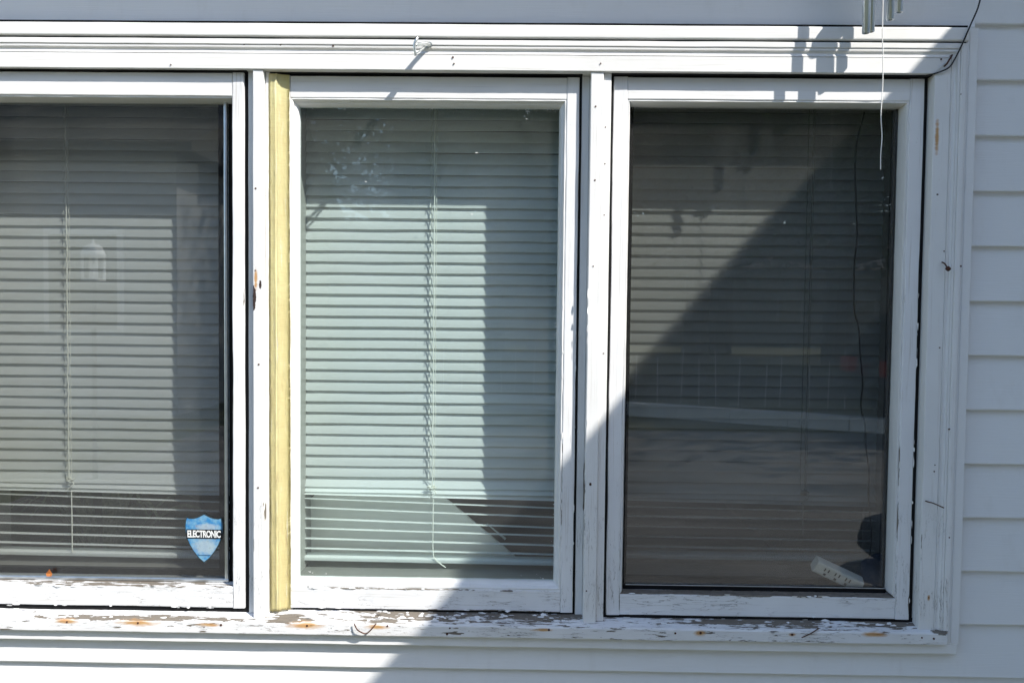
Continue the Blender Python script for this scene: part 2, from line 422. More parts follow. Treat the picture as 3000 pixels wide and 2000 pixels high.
# ------------------------------------------------------------------ window surround
sur = thing('window_surround', 'white painted wooden frame, header, posts and peeling sill around three windows', 'window frame', (-.15, .02, -.61))
HB, HT = .4495, .5045
def hprof():   # (y,z) header casing, brick mould
    z = HB
    return [(.040, HB), (.0025, HB), (.0015, HB + .001), (.0015, HB + .0280), (.0032, HB + .0290), (.0012, HB + .0298),
            (.0030, HB + .0325), (.0036, HB + .0355), (.0016, HB + .0384), (.0002, HB + .0388), (.0014, HB + .0394), (.0002, HB + .0402), (.0000, HB + .0436),
            (.0018, HB + .0442), (-.0012, HB + .0450), (-.0016, HB + .0458), (-.0016, HB + .0535), (-.0004, HT), (.040, HT)]
mit = lambda z: (z - HB) * 56 / 55
bm = bmesh.new()
prism(bm, hprof(), 'x', 0, 0, 110, end0=lambda y, z: XL - mit(z), end1=lambda y, z: XR + mit(z), wob=.00035, seed=4)
build('head_casing', bm, MAT['header'], sur)
def side_prof(s, x0):
    return [(x0 + s * (z - HB) * 56 / 55, y) for (y, z) in hprof()]
for s, x0 in ((1, XR), (-1, XL)):
    bm = bmesh.new()
    prism(bm, side_prof(s, x0), 'z', 0, 0, 70, end0=lambda u, v: -.5885, end1=lambda u, v: HB + abs(u - x0) * 55 / 56 - .0004, wob=.00035, seed=9 + s)
    build('side_casing', bm, MAT['casing'], sur)
bm = bmesh.new(); prism(bm, rrect(-.0045, .030, .5078, .5322, .0030, 3), 'x', XL - .0665, .8125, 100, wob=.0004, seed=3)
build('head_cap', bm, MAT['header'], sur)
for x0, x1 in ((.8128, .8347), (XL - .0785, XL - .0572)):
    bm = bmesh.new(); prism(bm, rrect(x0, x1, .0045, .034, .0018), 'z', -.6165, .5335, 50, wob=.0003, seed=x0)
    build('corner_channel', bm, MAT['siding'], sur)
    bm = bmesh.new(); xm = x0 + (.006 if x0 > 0 else .0152); prism(bm, rrect(xm - .0008, xm + .0008, .0032, .010, .0005), 'z', -.615, .5325, 30)
    build('channel_rib', bm, MAT['siding'], sur)
bm = bmesh.new(); prism(bm, rrect(.004, .030, .5318, .5385, .001), 'x', JL + .002, .8140, 40, wob=.0003); build('head_gap_shade', bm, MAT['black'], sur)  # black strip painted in as the shadow line above the cap
bm = bmesh.new(); box(bm, XL - .055, .8120, .0030, .020, .5040, .5085); build('cap_gap_shade', bm, MAT['black'], sur)  # black filler standing in for the shade under the cap
# sill: sloping top, blunt nose
bm = bmesh.new()
prism(bm, [(-.0060, -.6140), (-.0068, -.6125), (-.0068, -.5935), (-.0050, -.5905), (.000, -.5893), (.012, -.5858), (.022, -.5828), (.034, -.5793), (.060, -.5725), (.135, -.5650), (.135, -.614)], 'x', XL - .050, .8065, 220, wob=.0008, seed=14)
build('sill', bm, MAT['sill'], sur)
bm = bmesh.new(); prism(bm, [(.0052, -.6362), (.0044, -.6350), (.0044, -.6175), (.0060, -.6155), (.034, -.6155), (.034, -.6362)], 'x', XL - .0785, .8300, 120, wob=.0006, seed=19)
build('sill_trim', bm, MAT['siding'], sur)
# frame behind: head jamb, side jambs, posts
board('head_jamb', -1.150, .790, .0405, .140, .4525, .506, MAT['paint'], sur)
board('side_jamb', XR + .0015, .800, .0405, .140, -.578, .4525, MAT['casing'], sur, 'z')
board('side_jamb', -1.165, XL - .0015, .0405, .140, -.578, .4525, MAT['casing'], sur, 'z')
PX = (((-.5081, -.4887), (-.5215, -.5081), .0180, (-.4887, -.4815), .0165), ((.1230, .1466), (.1086, .1230), .0300, (.1466, .1617), .0110))
for (p0, p1), (l0, l1), ly, (r0, r1), ry in PX:
    board('post', p0, p1, .0045, .140, -.5900, .4488, MAT['post'], sur, 'z', r=.0012, wob=.0004)
    board('post_stop', l0, l1 - .0002, ly, .138, -.582, .4486, MAT['post'], sur, 'z', r=.0012, wob=.0004)
    board('post_stop', r0 + .0002, r1, ry, .138, -.585, .4486, MAT['post'], sur, 'z', r=.0015, wob=.0004)
# inner box of the opening between sash and blind, and the inner stool
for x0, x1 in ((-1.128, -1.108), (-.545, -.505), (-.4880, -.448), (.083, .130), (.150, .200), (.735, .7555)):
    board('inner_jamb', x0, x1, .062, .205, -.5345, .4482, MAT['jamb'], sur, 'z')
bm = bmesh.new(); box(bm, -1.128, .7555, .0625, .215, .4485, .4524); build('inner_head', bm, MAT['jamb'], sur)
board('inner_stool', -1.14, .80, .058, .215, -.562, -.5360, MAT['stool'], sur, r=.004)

# curled flakes of old paint lifting off the sill and the lower rails
def sill_z(y): return -.5893 + y * .30
bm = bmesh.new(); rf = random.Random(21)
def flake(c, u, v, n_, L, W, lift):
    ring = []
    for q in range(7):
        a = 2 * math.pi * q / 7 + rf.uniform(-.3, .3); ru, rv = L * math.cos(a) * rf.uniform(.7, 1.1), W * math.sin(a) * rf.uniform(.6, 1.1)
        ring.append(bm.verts.new(c + u * ru + v * rv + n_ * (lift * max(0, rv / W + .35) ** 1.6 + .0003)))
    cv_ = bm.verts.new(c + n_ * (.0004 + lift * .15))
    for q in range(7): bm.faces.new((ring[q], ring[(q + 1) % 7], cv_))
ux = Vector((1, 0, 0)); sv = Vector((0, -1, -.30)).normalized(); sn = Vector((0, -.287, .958))
for i in range(230):
    x = rf.choice((rf.uniform(-.40, .12), rf.uniform(.20, .78), rf.uniform(-1.0, -.40), rf.uniform(-.35, .10)))
    y = rf.uniform(.000, .030); 
    flake(Vector((x, y, sill_z(y))), ux * rf.choice((1, -1)), sv * rf.choice((1, -1)), sn, rf.uniform(.003, .010), rf.uniform(.0010, .0026), rf.uniform(.0006, .0022))
for i in range(70):
    x = rf.choice((rf.uniform(-.42, .08), rf.uniform(.20, .72), rf.uniform(-1.0, -.56)))
    yf_ = .0158 if x < -.5 else (.0248 if x < .1 else .0208)
    z = rf.choice((-.5730, -.5355 if x > .1 else -.5345)) + rf.uniform(-.0015, .002)
    flake(Vector((x, yf_, z)), ux, Vector((0, 0, rf.choice((1, -1)))), Vector((0, -1, 0)), rf.uniform(.003, .009), rf.uniform(.0010, .0022), rf.uniform(.0005, .0018))
for i in range(60):
    x, yf_ = rf.choice(((.1030, .0248), (.0800, .0248), (.1092, .0298), (.7210, .0208), (.7470, .0208), (.1940, .0208), (.1232, .0043)))
    z = rf.uniform(-.56, .05)
    flake(Vector((x, yf_, z)), Vector((0, 0, 1)), ux * rf.choice((1, -1)), Vector((0, -1, 0)), rf.uniform(.003, .012), rf.uniform(.0007, .0016), rf.uniform(.0004, .0014))
pf = build('paint_flake', bm, MAT['paint'], sur); pf['kind'] = 'stuff'

def nail_head(x, z, y, r=.0018, parent=sur):
    bm = bmesh.new(); disc(bm, (x, z), r, y - .0006, y + .002, 9); build('nail_head', bm, MAT['rustm'], parent)
for x, z in ((-.9057, .5001), (-.8519, .4998), (-.5226, .4944), (-.4545, .4936), (-.3565, .4923), (-.6601, .4558), (-.1337, .4731), (-.1317, .4613), (.1401, .4637), (.6162, .4992), (.7654, .4754)):
    nail_head(x, z, .0002, random.uniform(.0011, .0018))
for x, z in ((-.5027, .2291), (-.5035, .0758), (-.4972, -.1012), (-.4987, -.3362), (.1322, .3860), (.1329, .2499), (.1321, .0900), (.1330, -.3202), (.1282, -.5250)):
    nail_head(x, z, .0042, random.uniform(.0012, .0019))
for x, z in ((.1518, .3495), (.1516, .2818), (.1518, .1864), (.1545, -.0733)): nail_head(x, z, .0108, .0012)
for x, z in ((-.5660, -.5974), (-.7249, -.5960), (-.8613, -.5963), (-.4017, -.5960), (-.2489, -.5942), (-.1302, -.5962), (-.1353, -.6074), (.0574, -.5964), (.7584, -.5998), (.7808, -.6014), (.2959, -.5990), (.3435, -.5975), (.5154, -.5980)):
    nail_head(x, z, -.0070, random.uniform(.0013, .0026))
for x, z in ((.7817, .1242), (.8122, .0967), (.8022, .4116), (.7791, -.0548), (.8003, -.2068), (.7770, -.2747), (.7761, -.2870), (.7732, -.5265), (.8067, -.4108)):
    nail_head(x, z, .0008 if x < .80 else -.0014, random.uniform(.0009, .0017))

# ------------------------------------------------------------------ the three casement windows
def bead_ring(parent, x0, x1, z0, z1, path, mat, sides='lrtb', wob=.0003):
    """glazing bead round a pane, mitred; path = closed profile of (inset, y)"""
    c = {'l': 0, 'r': 1, 't': 2, 'b': 3}
    for sd in sides:
        bm = bmesh.new(); n = 40; rings = []
        for i in range(n + 1):
            t = i / n; ring = []
            for j, (a, y) in enumerate(path):
                if sd == 'l': p = (x0 + a, y, z0 + a + (z1 - z0 - 2 * a) * t)
                elif sd == 'r': p = (x1 - a, y, z0 + a + (z1 - z0 - 2 * a) * t)
                elif sd == 't': p = (x0 + a + (x1 - x0 - 2 * a) * t, y, z1 - a)
                else: p = (x0 + a + (x1 - x0 - 2 * a) * t, y, z0 + a)
                q = Vector(p)
                if 0 < i < n:
                    w = noise.noise_vector(Vector((q.x * 30 + c[sd] * 7, j * 3.3, q.z * 30))) * wob + noise.noise_vector(Vector((q.x * 110, j * 1.7 + 9, q.z * 110 + c[sd]))) * wob * .6
                    q += w
                ring.append(bm.verts.new(q))
            rings.append(ring)
        m = len(path)
        for a, b in zip(rings[:-1], rings[1:]):
            for j in range(m): bm.faces.new((a[j], a[(j + 1) % m], b[(j + 1) % m], b[j]))
        bm.faces.new(rings[0]); bm.faces.new(rings[-1][::-1])
        build('glazing_bead', bm, mat, parent)
def pane(parent, x0, x1, z0, z1, y, mat):
    bm = bmesh.new(); box(bm, x0, x1, y, y + .003, z0, z1); return build('glass_pane', bm, mat, parent)
def screen(parent, x0, x1, z0, z1, y, mat):
    bm = bmesh.new(); bm.faces.new([bm.verts.new(q) for q in ((x0, y, z0), (x1, y, z0), (x1, y, z1), (x0, y, z1))]); s = build('insect_screen', bm, mat, parent)
    bm = bmesh.new()
    for a in ((x0 - .010, x0 + .004, z0 - .008, z1), (x1 - .004, x1 + .010, z0 - .008, z1), (x0 + .004, x1 - .004, z0 - .008, z0 + .006)):
        box(bm, a[0], a[1], y - .006, y + .006, a[2], a[3])
    f = build('screen_frame', bm, MAT['black'], parent)
def sash(name, label, x0, x1, z0, z1, yf, xi0, xi1, zi0, zi1, rail_mat='rail_worn'):
    w = thing(name, label, 'window', ((x0 + x1) / 2, yf, z0))
    yb = yf + .036
    board('stile', x0, xi0, yf, yb, z0, z1, MAT['stile_worn'], w, 'z', r=.0018, wob=.0009)
    board('stile', xi1, x1, yf, yb, z0, z1, MAT['stile_worn'], w, 'z', r=.0018, wob=.0009)
    board('top_rail', xi0 + .0004, xi1 - .0004, yf + .0003, yb, zi1, z1 - .0004, MAT['paint'], w, 'x', r=.0012, wob=.0004)
    board('bottom_rail', xi0 + .0004, xi1 - .0004, yf + .0003, yb, z0 + .0004, zi0, MAT[rail_mat], w, 'x', r=.0018, wob=.0007)
    return w
# left: aluminium-edged pane set in a dark rebate
wl_ = sash('casement_window', 'left window with an aluminium-edged pane, insect screen and shield sticker', -1.105, -.5293, -.5735, .4470, .0160, -1.078, -.5515, -.5322, .4035)
bead_ring(wl_, -1.078, -.5512, -.5322, .4035, [(0, .0185), (.003, .019), (.0055, .030), (.0068, .046), (.0068, .052), (0, .052)], MAT['bead'], 't')
bm = bmesh.new(); box(bm, -1.078, -.5515, .0495, .0515, -.5322, .4035)
bm.free()
for nm, a in (('rebate', (-.5698, -.5512, .047, .052, -.5322, .400)), ('rebate', (-1.078, -.5705, .046, .052, -.5322, -.5316))):
    bm = bmesh.new(); box(bm, *a); build(nm, bm, MAT['black'], wl_)
board('metal_edge', -.5768, -.5700, .0385, .0465, -.5315, .3985, MAT['alu'], wl_, 'z', r=.002, wob=.0002)
board('metal_edge', -1.078, -.5690, .0380, .0465, -.5318, -.5243, MAT['alu'], wl_, 'x', r=.002, wob=.0003)
pane(wl_, -1.076, -.5735, -.5290, .4000, .0450, MAT['glass_l'])
screen(wl_, -1.100, -.602, -.530, .446, .0930, MAT['screen_l'])
# middle: putty beads, no screen
wm = sash('casement_window', 'middle window without screen, pane set in chipped white beads', -.4600, .1036, -.5755, .4452, .0250, -.4440, .0797, -.5330, .4042)
bead_ring(wm, -.4440, .0797, -.5330, .4042, [(0, .0268), (.0028, .0262), (.0048, .0290), (.0056, .0335), (.0088, .0350), (.0112, .0385), (.0128, .0446), (.0128, .052), (0, .052)], MAT['bead'], wob=.0005)
gm = pane(wm, -.4330, .0690, -.5220, .3935, .0450, MAT['glass_m'])
# right: bead at the sides and top, dark rebate below
wr = sash('casement_window', 'right window with insect screen, half in diagonal shade', .1675, .7475, -.5770, .4458, .0210, .1938, .7206, -.5358, .4048)
bead_ring(wr, .1938, .7206, -.5358, .4048, [(0, .0235), (.0030, .0228), (.0046, .0265), (.0060, .0330), (.0070, .040), (.0070, .056), (0, .056)], MAT['bead'], 'lrt', wob=.0004)
for a in ((.2000, .2098, .052, .056, -.530, .398), (.2008, .7140, .0465, .0560, -.5350, -.5272), (.7105, .7142, .0515, .0555, -.527, .398)):
    bm = bmesh.new(); box(bm, *a); build('rebate', bm, MAT['black'], wr)
board('metal_edge', .2080, .7120, .0450, .0465, -.5270, -.5250, MAT['alu'], wr, 'x', r=.0006, wob=.0002)
board('bare_ledge', .1945, .7200, .0225, .046, -.5385, -.5352, plain('grey_wood_ledge', WOOD, .9, 0, .3, 90), wr, 'x', r=.0006, wob=.0004)
pane(wr, .2050, .7135, -.5300, .3985, .0490, MAT['glass_r'])
screen(wr, .205, .728, -.530, .446, .0930, MAT['screen_r'])
# black strips that stand in for the shade in gaps between sash and frame
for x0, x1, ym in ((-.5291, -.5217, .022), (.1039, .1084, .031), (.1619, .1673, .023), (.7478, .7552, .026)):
    bm = bmesh.new(); box(bm, x0, x1, ym, ym + .01, -.575, .4520); build('gap_shade', bm, MAT['black'], sur)
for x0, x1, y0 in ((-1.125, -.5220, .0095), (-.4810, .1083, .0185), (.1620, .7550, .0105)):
    bm = bmesh.new(); box(bm, x0, x1, y0, .0402, .4482, .4500); build('gap_shade', bm, MAT['black'], sur)
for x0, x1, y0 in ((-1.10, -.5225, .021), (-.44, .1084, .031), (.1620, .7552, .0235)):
    bm = bmesh.new(); box(bm, x0, x1, y0, y0 + .02, -.590, -.5748); build('gap_shade', bm, MAT['black'], sur)
# flecks of old paint left on the middle pane
bm = bmesh.new()
for i in range(90):
    if i < 46: x, z = random.choice((random.uniform(-.25, -.12), random.uniform(0, .066), random.uniform(-.42, .06))), .3915 - abs(random.gauss(0, .006))
    elif i < 74: x, z = .0665 - abs(random.gauss(0, .0025)), random.uniform(-.52, .0)
    else: x, z = random.uniform(-.42, .05), -.5195 + abs(random.gauss(0, .006))
    if i % 11 == 0: x, z = random.uniform(-.42, .06), random.uniform(-.5, .38)
    r = random.uniform(.0004, .0013); n = 6; a0 = random.random() * 6; st = random.uniform(1, 2.6)
    vs_ = [bm.verts.new((x + r * st * math.cos(a0 + q * 1.047) * random.uniform(.6, 1.1), .0447, z + r * math.sin(a0 + q * 1.047) * random.uniform(.6, 1.1))) for q in range(n)]
    bm.faces.new(vs_)
fl_ = build('paint_fleck', bm, MAT['bead'], wm); fl_['kind'] = 'stuff'

# ------------------------------------------------------------------ yellow tape strip
tp = None
bm = bmesh.new()
prof = [(-.4818, .0158), (-.4775, .0150), (-.4705, .0156), (-.4668, .0128), (-.4642, .0172), (-.4600, .0205), (-.4520, .0222), (-.4448, .0232)]
rows = []
NZ = 180
for i in range(NZ + 1):
    z = -.5775 + (.4455 + .5775) * i / NZ; row = []
    lowk = max(0, min(1, (.30 - z) / .7))
    for j, (x, y) in enumerate(prof):
        dx = noise.noise(Vector((j * 1.7, z * 11, 2))) * .0007 + (noise.noise(Vector((3, z * 70, j * .4))) * .0006 if j in (7, 0) else 0)
        dx += .0030 * (1 - (z + .58) / 1.02) * (1 if j else .7)
        dy = noise.noise(Vector((j * .9, z * 26, 8))) * .0007 * (0.4 + lowk) + (noise.noise(Vector((j, z * 90, 1))) * .0013 * lowk if j in (3, 4) else 0)
        row.append(bm.verts.new((x + dx, y + dy, z)))
    rows.append(row)
back = []
for a, b in zip(rows[:-1], rows[1:]):
    for j in range(len(prof) - 1): bm.faces.new((a[j], a[j + 1], b[j + 1], b[j]))
bmesh.ops.solidify(bm, geom=bm.faces[:], thickness=-.0005)
tag(build('tape_strip', bm, MAT['tape'], None, True), 'long yellow tape strip covering the gap left of the middle window', 'tape')

# ------------------------------------------------------------------ blinds
def slat_mesh(L, curve, seed):
    bm = bmesh.new(); nu, nl, w = 6, 22, .0250; top = []
    for i in range(nl + 1):
        x = -L / 2 + L * i / nl; ra = []
        sag = .0009 * noise.noise(Vector((x * 7 + seed, seed, 0)))
        for j in range(nu + 1):
            t = j / nu - .5
            cr = curve * (1 - (2 * t) ** 2) * (1 + .5 * noise.noise(Vector((x * 9 + seed, 3, seed))))
            ra.append(bm.verts.new((x, -cr, t * w + sag)))
        top.append(ra)
    for i in range(nl):                                   # one curved sheet of thin vinyl
        for j in range(nu): bm.faces.new((top[i][j], top[i + 1][j], top[i + 1][j + 1], top[i][j + 1]))
    bmesh.ops.recalc_face_normals(bm, faces=bm.faces[:])
    me = bpy.data.meshes.new('slat'); bm.to_mesh(me); bm.free(); me.materials.append(MAT['slat'])
    for f in me.polygons: f.use_smooth = True
    return me
YB, PITCH = .150, .0223
def blind(label, x0, x1, xc, z_first, n_closed, openz, roll, tail, seed, YB=.150, cord='cord'):
    """closed slats from the top, then loose open slats below; one corded ladder at xc"""
    b = thing('window_blind', label, 'blind', ((x0 + x1) / 2, YB, openz[-1][0] - .02), 'mini blinds behind the windows')
    L = x1 - x0; cx = (x0 + x1) / 2
    vs3 = [slat_mesh(L, .0015, seed + q * 5.3) for q in range(3)]
    rnd = random.Random(seed)
    def put(z, tilt, rl=0.0, dy=0.0):
        o = link('slat', vs3[rnd.randrange(3)], None, b)
        o.location = (cx + rnd.uniform(-.0008, .0008), YB + dy, z)
        o.rotation_euler = (R(tilt + rnd.uniform(-2.0, 2.0)), R(rl + rnd.uniform(-.10, .10)), 0)
        return o
    # slat is upright in its mesh; a tilt about x pushes its lower edge outwards (towards -y)
    zs_ = []
    for k_ in range(n_closed):
        z = z_first - PITCH * k_ ; put(z + .0113 + rnd.uniform(-.0004, .0004), -20); zs_.append(z)
    for (z, t, rl) in openz: put(z, t, rl)
    bm = bmesh.new(); prism(bm, rrect(YB - .012, YB + .012, .4400, .4520, .002), 'x', x0, x1, 2); build('head_rail', bm, MAT['slat'], b)
    zb = openz[-1][0] - .016
    bm = bmesh.new(); prism(bm, rrect(-.0125, .0125, -.0045, .0045, .002), 'x', -L / 2, L / 2, 2)
    rl_ = build('bottom_rail', bm, MAT['slat'], b); rl_.location = (cx, YB, zb); rl_.rotation_euler = (R(8), R(openz[-1][2] * .5), 0)
    # ladder: front string with small loops round each slat edge, lift cord beside it
    bm = bmesh.new(); pts = []
    z = z_first + .0113
    for k_ in range(n_closed):
        zc = z_first - PITCH * k_
        pts += [(xc - .0052 + rnd.uniform(-.0006, .0006), YB - .0045, zc + .019), (xc - .0082, YB - .0090, zc + .0075), (xc - .0086, YB - .0125, zc - .0005), (xc - .0060, YB - .0070, zc - .0025)]
    tube(bm, pts, .00065, 5)
    build('ladder_string', bm, MAT[cord], b)
    bm = bmesh.new()
    pts = [(xc + .0018 * noise.noise(Vector((q * .6, seed, 0))), YB - .0142, .44 - (.44 - tail[0][1]) * q / 40) for q in range(41)]
    tube(bm, smooth_path(pts, 2), .0011, 6)
    pts = [(xc + .0040 + rnd.uniform(-.0005, .0005), YB - .0128 + (.002 if q % 2 else -.0006), .44 - (.44 - tail[0][1]) * q / 60) for q in range(61)]
    tube(bm, pts, .0006, 5)
    build('lift_cord', bm, MAT[cord], b)
    # knot and tail
    bm = bmesh.new(); kx, kz = tail[0]
    pts = []
    for q in range(26):
        a = rnd.uniform(0, 6.28); rr0 = rnd.uniform(.3, 1.0)
        pts.append((kx + .0105 * rr0 * math.cos(a), YB - .0165 + rnd.uniform(-.004, .003), kz + .0060 * rr0 * math.sin(a)))
    tube(bm, smooth_path(pts, 4), .0010, 5)
    tube(bm, smooth_path([(kx + .004, YB - .016, kz - .004), (kx + .009, YB - .017, kz - .011), (kx + .002, YB - .017, kz - .017), (kx - .005, YB - .016, kz - .023)], 5), .0011, 5)
    build('knot', bm, MAT[cord], b)
    bm = bmesh.new(); tube(bm, smooth_path([(p[0], YB - .0145, p[1]) for p in tail[1:]], 6), .0011, 6); build('cord_tail', bm, MAT[cord], b)
    return b
Z1M = .2156 + 10 * PITCH
def loose(z0, n, pitch, roll, rnd):
    out = [(z0 + .0430, -34, .1), (z0 + .0290, -55, .3), (z0 + .0170, -76, .7)]
    for k_ in range(n): out.append((z0 - pitch * k_ + rnd.uniform(-.0012, .0012), -99 + rnd.uniform(-2.0, 2.5), roll * (1 - .6 * k_ / n) + rnd.uniform(-.15, .15)))
    return out
rr = random.Random(5)
blind('pale green-white blind behind the middle window, sunlit, knotted cord', -.500, .118, -.1815, Z1M, 36, loose(-.3975, 6, .0203, 1.5, rr), 1.2,
      [(-.1832, -.3610), (-.1800, -.3850), (-.1798, -.44), (-.1795, -.495), (-.1740, -.512), (-.1530, -.528)], 2.0)
blind('grey-looking blind behind the left window with the shield sticker', -1.120, -.512, -.9455, .1960 + 10 * PITCH, 36, loose(-.3990, 6, .0203, 1.3, rr), 1.2,
      [(-.9430, -.3560), (-.9405, -.3800), (-.9400, -.44), (-.9400, -.49), (-.9398, -.512)], 5.0, .160)
blind('dark half-shaded blind behind the right window', .135, .748, .5850, .2130 + 10 * PITCH, 36, loose(-.4000, 5, .0203, .5, rr), .4,
      [(.5835, -.3610), (.5830, -.3850), (.5830, -.42), (.5832, -.45)], 9.0, .150, 'cord_dark')

# ------------------------------------------------------------------ shield sticker on the left pane
stk = thing('sticker', 'faded blue shield-shaped security sticker reading ELECTRONIC on the left pane', 'sticker', (-.6190, .0445, -.4936))
def shield(bm, y, grow=0.0):
    half = [(0, .0), (.0060, -.0030), (.0125, -.0062), (.0200, -.0083), (.0280, -.0086), (.0335, -.0070), (.0352, -.0130), (.0362, -.0230), (.0355, -.0340), (.0325, -.0470), (.0270, -.0600), (.0190, -.0730), (.0100, -.0845), (.0, -.0928)]
    P = [(x, z) for x, z in half] + [(-x, z) for x, z in half[-2:0:-1]]
    cx, cz = 0, -.045
    f = [bm.verts.new((-.6190 + x * (1 + grow), y, -.4005 + cz + (z - cz) * (1 + grow))) for x, z in P]
    b = [bm.verts.new((v.co.x, y + .0004, v.co.z)) for v in f]
    bm.faces.new(f); bm.faces.new(b[::-1])
    for i in range(len(f)): bm.faces.new((f[i], f[(i + 1) % len(f)], b[(i + 1) % len(f)], b[i]))
k = M('sticker_blue'); p = k.coord()
n1 = k.noise(p, 70, 6, .65); n2 = k.noise(k.vm('ADD', p, (3, 0, 7)), 160, 4, .7)
c = k.mix(k.mr(n1, .40, .62), (.035, .20, .44), (.17, .36, .50))
mid = k.ell(p, (-.616, -.463), (.034, .024)); top = k.ell(p, (-.612, -.4245), (.032, .010))
c = k.mix(k.ma('MULTIPLY', k.mr(k.ma('ADD', mid, k.ma('SUBTRACT', n2, .5)), .12, .6), .75), c, (.36, .43, .46))
c = k.mix(k.ma('MULTIPLY', k.mr(k.ma('ADD', top, k.ma('SUBTRACT', n2, .5)), .15, .5), .7), c, (.38, .44, .48))
c = k.mix(k.mr(n2, .58, .68, 0, .75), c, (.13, .16, .19))
c = k.mix(k.mr(k.noise(k.vm('MULTIPLY', p, (90, 1, 260)), 1, 4, .7), .56, .70, 0, .7), c, (.30, .33, .35))
MAT['sticker'] = k.fin(c, .5, None, .3)
bm = bmesh.new(); shield(bm, .0442, .055); build('border', bm, plain('sticker_dark', (.03, .045, .05), .6), stk)
bm = bmesh.new(); shield(bm, .0437); build('field', bm, MAT['sticker'], stk)
bm = bmesh.new(); box(bm, -.6535, -.5840, .0432, .0436, -.4472, -.4290); build('band', bm, plain('sticker_black', (.012, .013, .016), .55), stk)
fc = bpy.data.curves.new('text', 'FONT'); fc.body = 'ELECTRONIC'; fc.align_x = 'CENTER'; fc.size = .0165; fc.offset = .00055; fc.extrude = .0001; fc.space_character = .93
fo = bpy.data.objects.new('text', fc); COL.objects.link(fo)
bpy.context.view_layer.update()
tm = bpy.data.meshes.new_from_object(fo.evaluated_get(bpy.context.evaluated_depsgraph_get()))
bpy.data.objects.remove(fo)
xs = [v.co.x for v in tm.vertices]; wsc = .0655 / (max(xs) - min(xs))
for v in tm.vertices: v.co = Vector((-.6188 + v.co.x * wsc, .0430 + v.co.z, -.4443 + v.co.y * 1.12))
k = M('sticker_letters'); p = k.coord()
link('lettering', tm, k.fin(k.mix(k.mr(k.noise(p, 300, 4), .5, .66), (.80, .81, .80), (.45, .46, .47)), .6), stk)
bm = bmesh.new(); tube(bm, [(-.631, .0433, -.4782), (-.629, .0433, -.4800), (-.606, .0433, -.4797)], .0006, 5); build('scratch', bm, plain('sticker_scratch', (.03, .10, .2), .6), stk)

# ------------------------------------------------------------------ metal hook in the header
hk = thing('screw_hook', 'galvanised screw-in hook with a T-shaped end in the header', 'hook', (-.1788, 0, .4941))
bm = bmesh.new()
tube(bm, smooth_path([(-.1780, .004, .4945), (-.1800, -.010, .4935), (-.1880, -.030, .4865), (-.1965, -.052, .4770)], 5), [.0042] * 8 + [.0036] * 5 + [.0030] * 3, 10)
build('stem', bm, MAT['steel'], hk, True)
bm = bmesh.new(); tube(bm, smooth_path([(-.1925, -.051, .4905), (-.1950, -.053, .4850), (-.1975, -.053, .4770), (-.1972, -.052, .4690), (-.1955, -.050, .4590)], 4), .0027, 8)
build('cross_bar', bm, MAT['steel'], hk, True)
bm = bmesh.new(); tube(bm, [(-.1960, -.051, .4650), (-.1915, -.040, .4700), (-.1860, -.024, .4810), (-.1835, -.016, .4880)], .0022, 8); build('brace', bm, MAT['steel'], hk, True)
bm = bmesh.new(); disc(bm, (-.1778, .4942), .0058, -.0028, .001, 14); build('collar', bm, MAT['steel'], hk)

# ------------------------------------------------------------------ wind chime hanging from the eave
wc = thing('wind_chime', 'silver tubular wind chime hanging at the top right with a long white string', 'wind chime', (.635, -.06, .262))
for (x, y, z, r) in ((.5954, -.071, .4959, .0066), (.6130, -.050, .5060, .0062), (.6476, -.048, .5278, .0064), (.6523, -.070, .5325, .0060)):
    bm = bmesh.new(); n = 16; rings = []
    for (rr_, zz) in ((r * .82, z + .03), (r * .82, z), (r, z), (r, z + .36), (0.0008, z + .361)):
        rings.append([bm.verts.new((x + rr_ * math.cos(2 * math.pi * q / n), y + rr_ * math.sin(2 * math.pi * q / n), zz)) for q in range(n)])
    for a, b in zip(rings[:-1], rings[1:]):
        for q in range(n): bm.faces.new((a[q], a[(q + 1) % n], b[(q + 1) % n], b[q]))
    build('tube', bm, MAT['chime'], wc, True)
    bm = bmesh.new(); tube(bm, [(x, y, z + .36), (.630 + (x - .630) * .9, -.058 + (y + .058) * .9, 1.0)], .0006, 5); build('hanger', bm, MAT['cord'], wc)
bm = bmesh.new(); tube(bm, smooth_path([(.630, -.058, 1.10), (.6284, -.06, .5581), (.6309, -.06, .4692), (.6320, -.06, .4097), (.6305, -.06, .3559), (.6333, -.06, .3201), (.6319, -.06, .2871), (.6326, -.06, .2619)], 5), .00085, 6)
build('string', bm, plain('white_string', (.80, .79, .76), .8), wc)
n = 20
for nm, zz0, zz1, rad in (('striker_disc', .592, .604, .019), ('top_disc', 1.0, 1.012, .032)):
    bm = bmesh.new()
    a = [bm.verts.new((.6290 + rad * math.cos(2 * math.pi * q / n), -.058 + rad * math.sin(2 * math.pi * q / n), zz0)) for q in range(n)]
    b = [bm.verts.new((v.co.x, v.co.y, zz1)) for v in a]
    bm.faces.new(a); bm.faces.new(b[::-1])
    for q in range(n): bm.faces.new((a[q], a[(q + 1) % n], b[(q + 1) % n], b[q]))
    build(nm, bm, plain('chime_wood', (.22, .11, .05), .6), wc)
bm = bmesh.new(); tube(bm, [(.630, -.058, 1.01), (.630, -.058, 1.177)], .0012, 6); build('hanger', bm, MAT['steel'], wc)

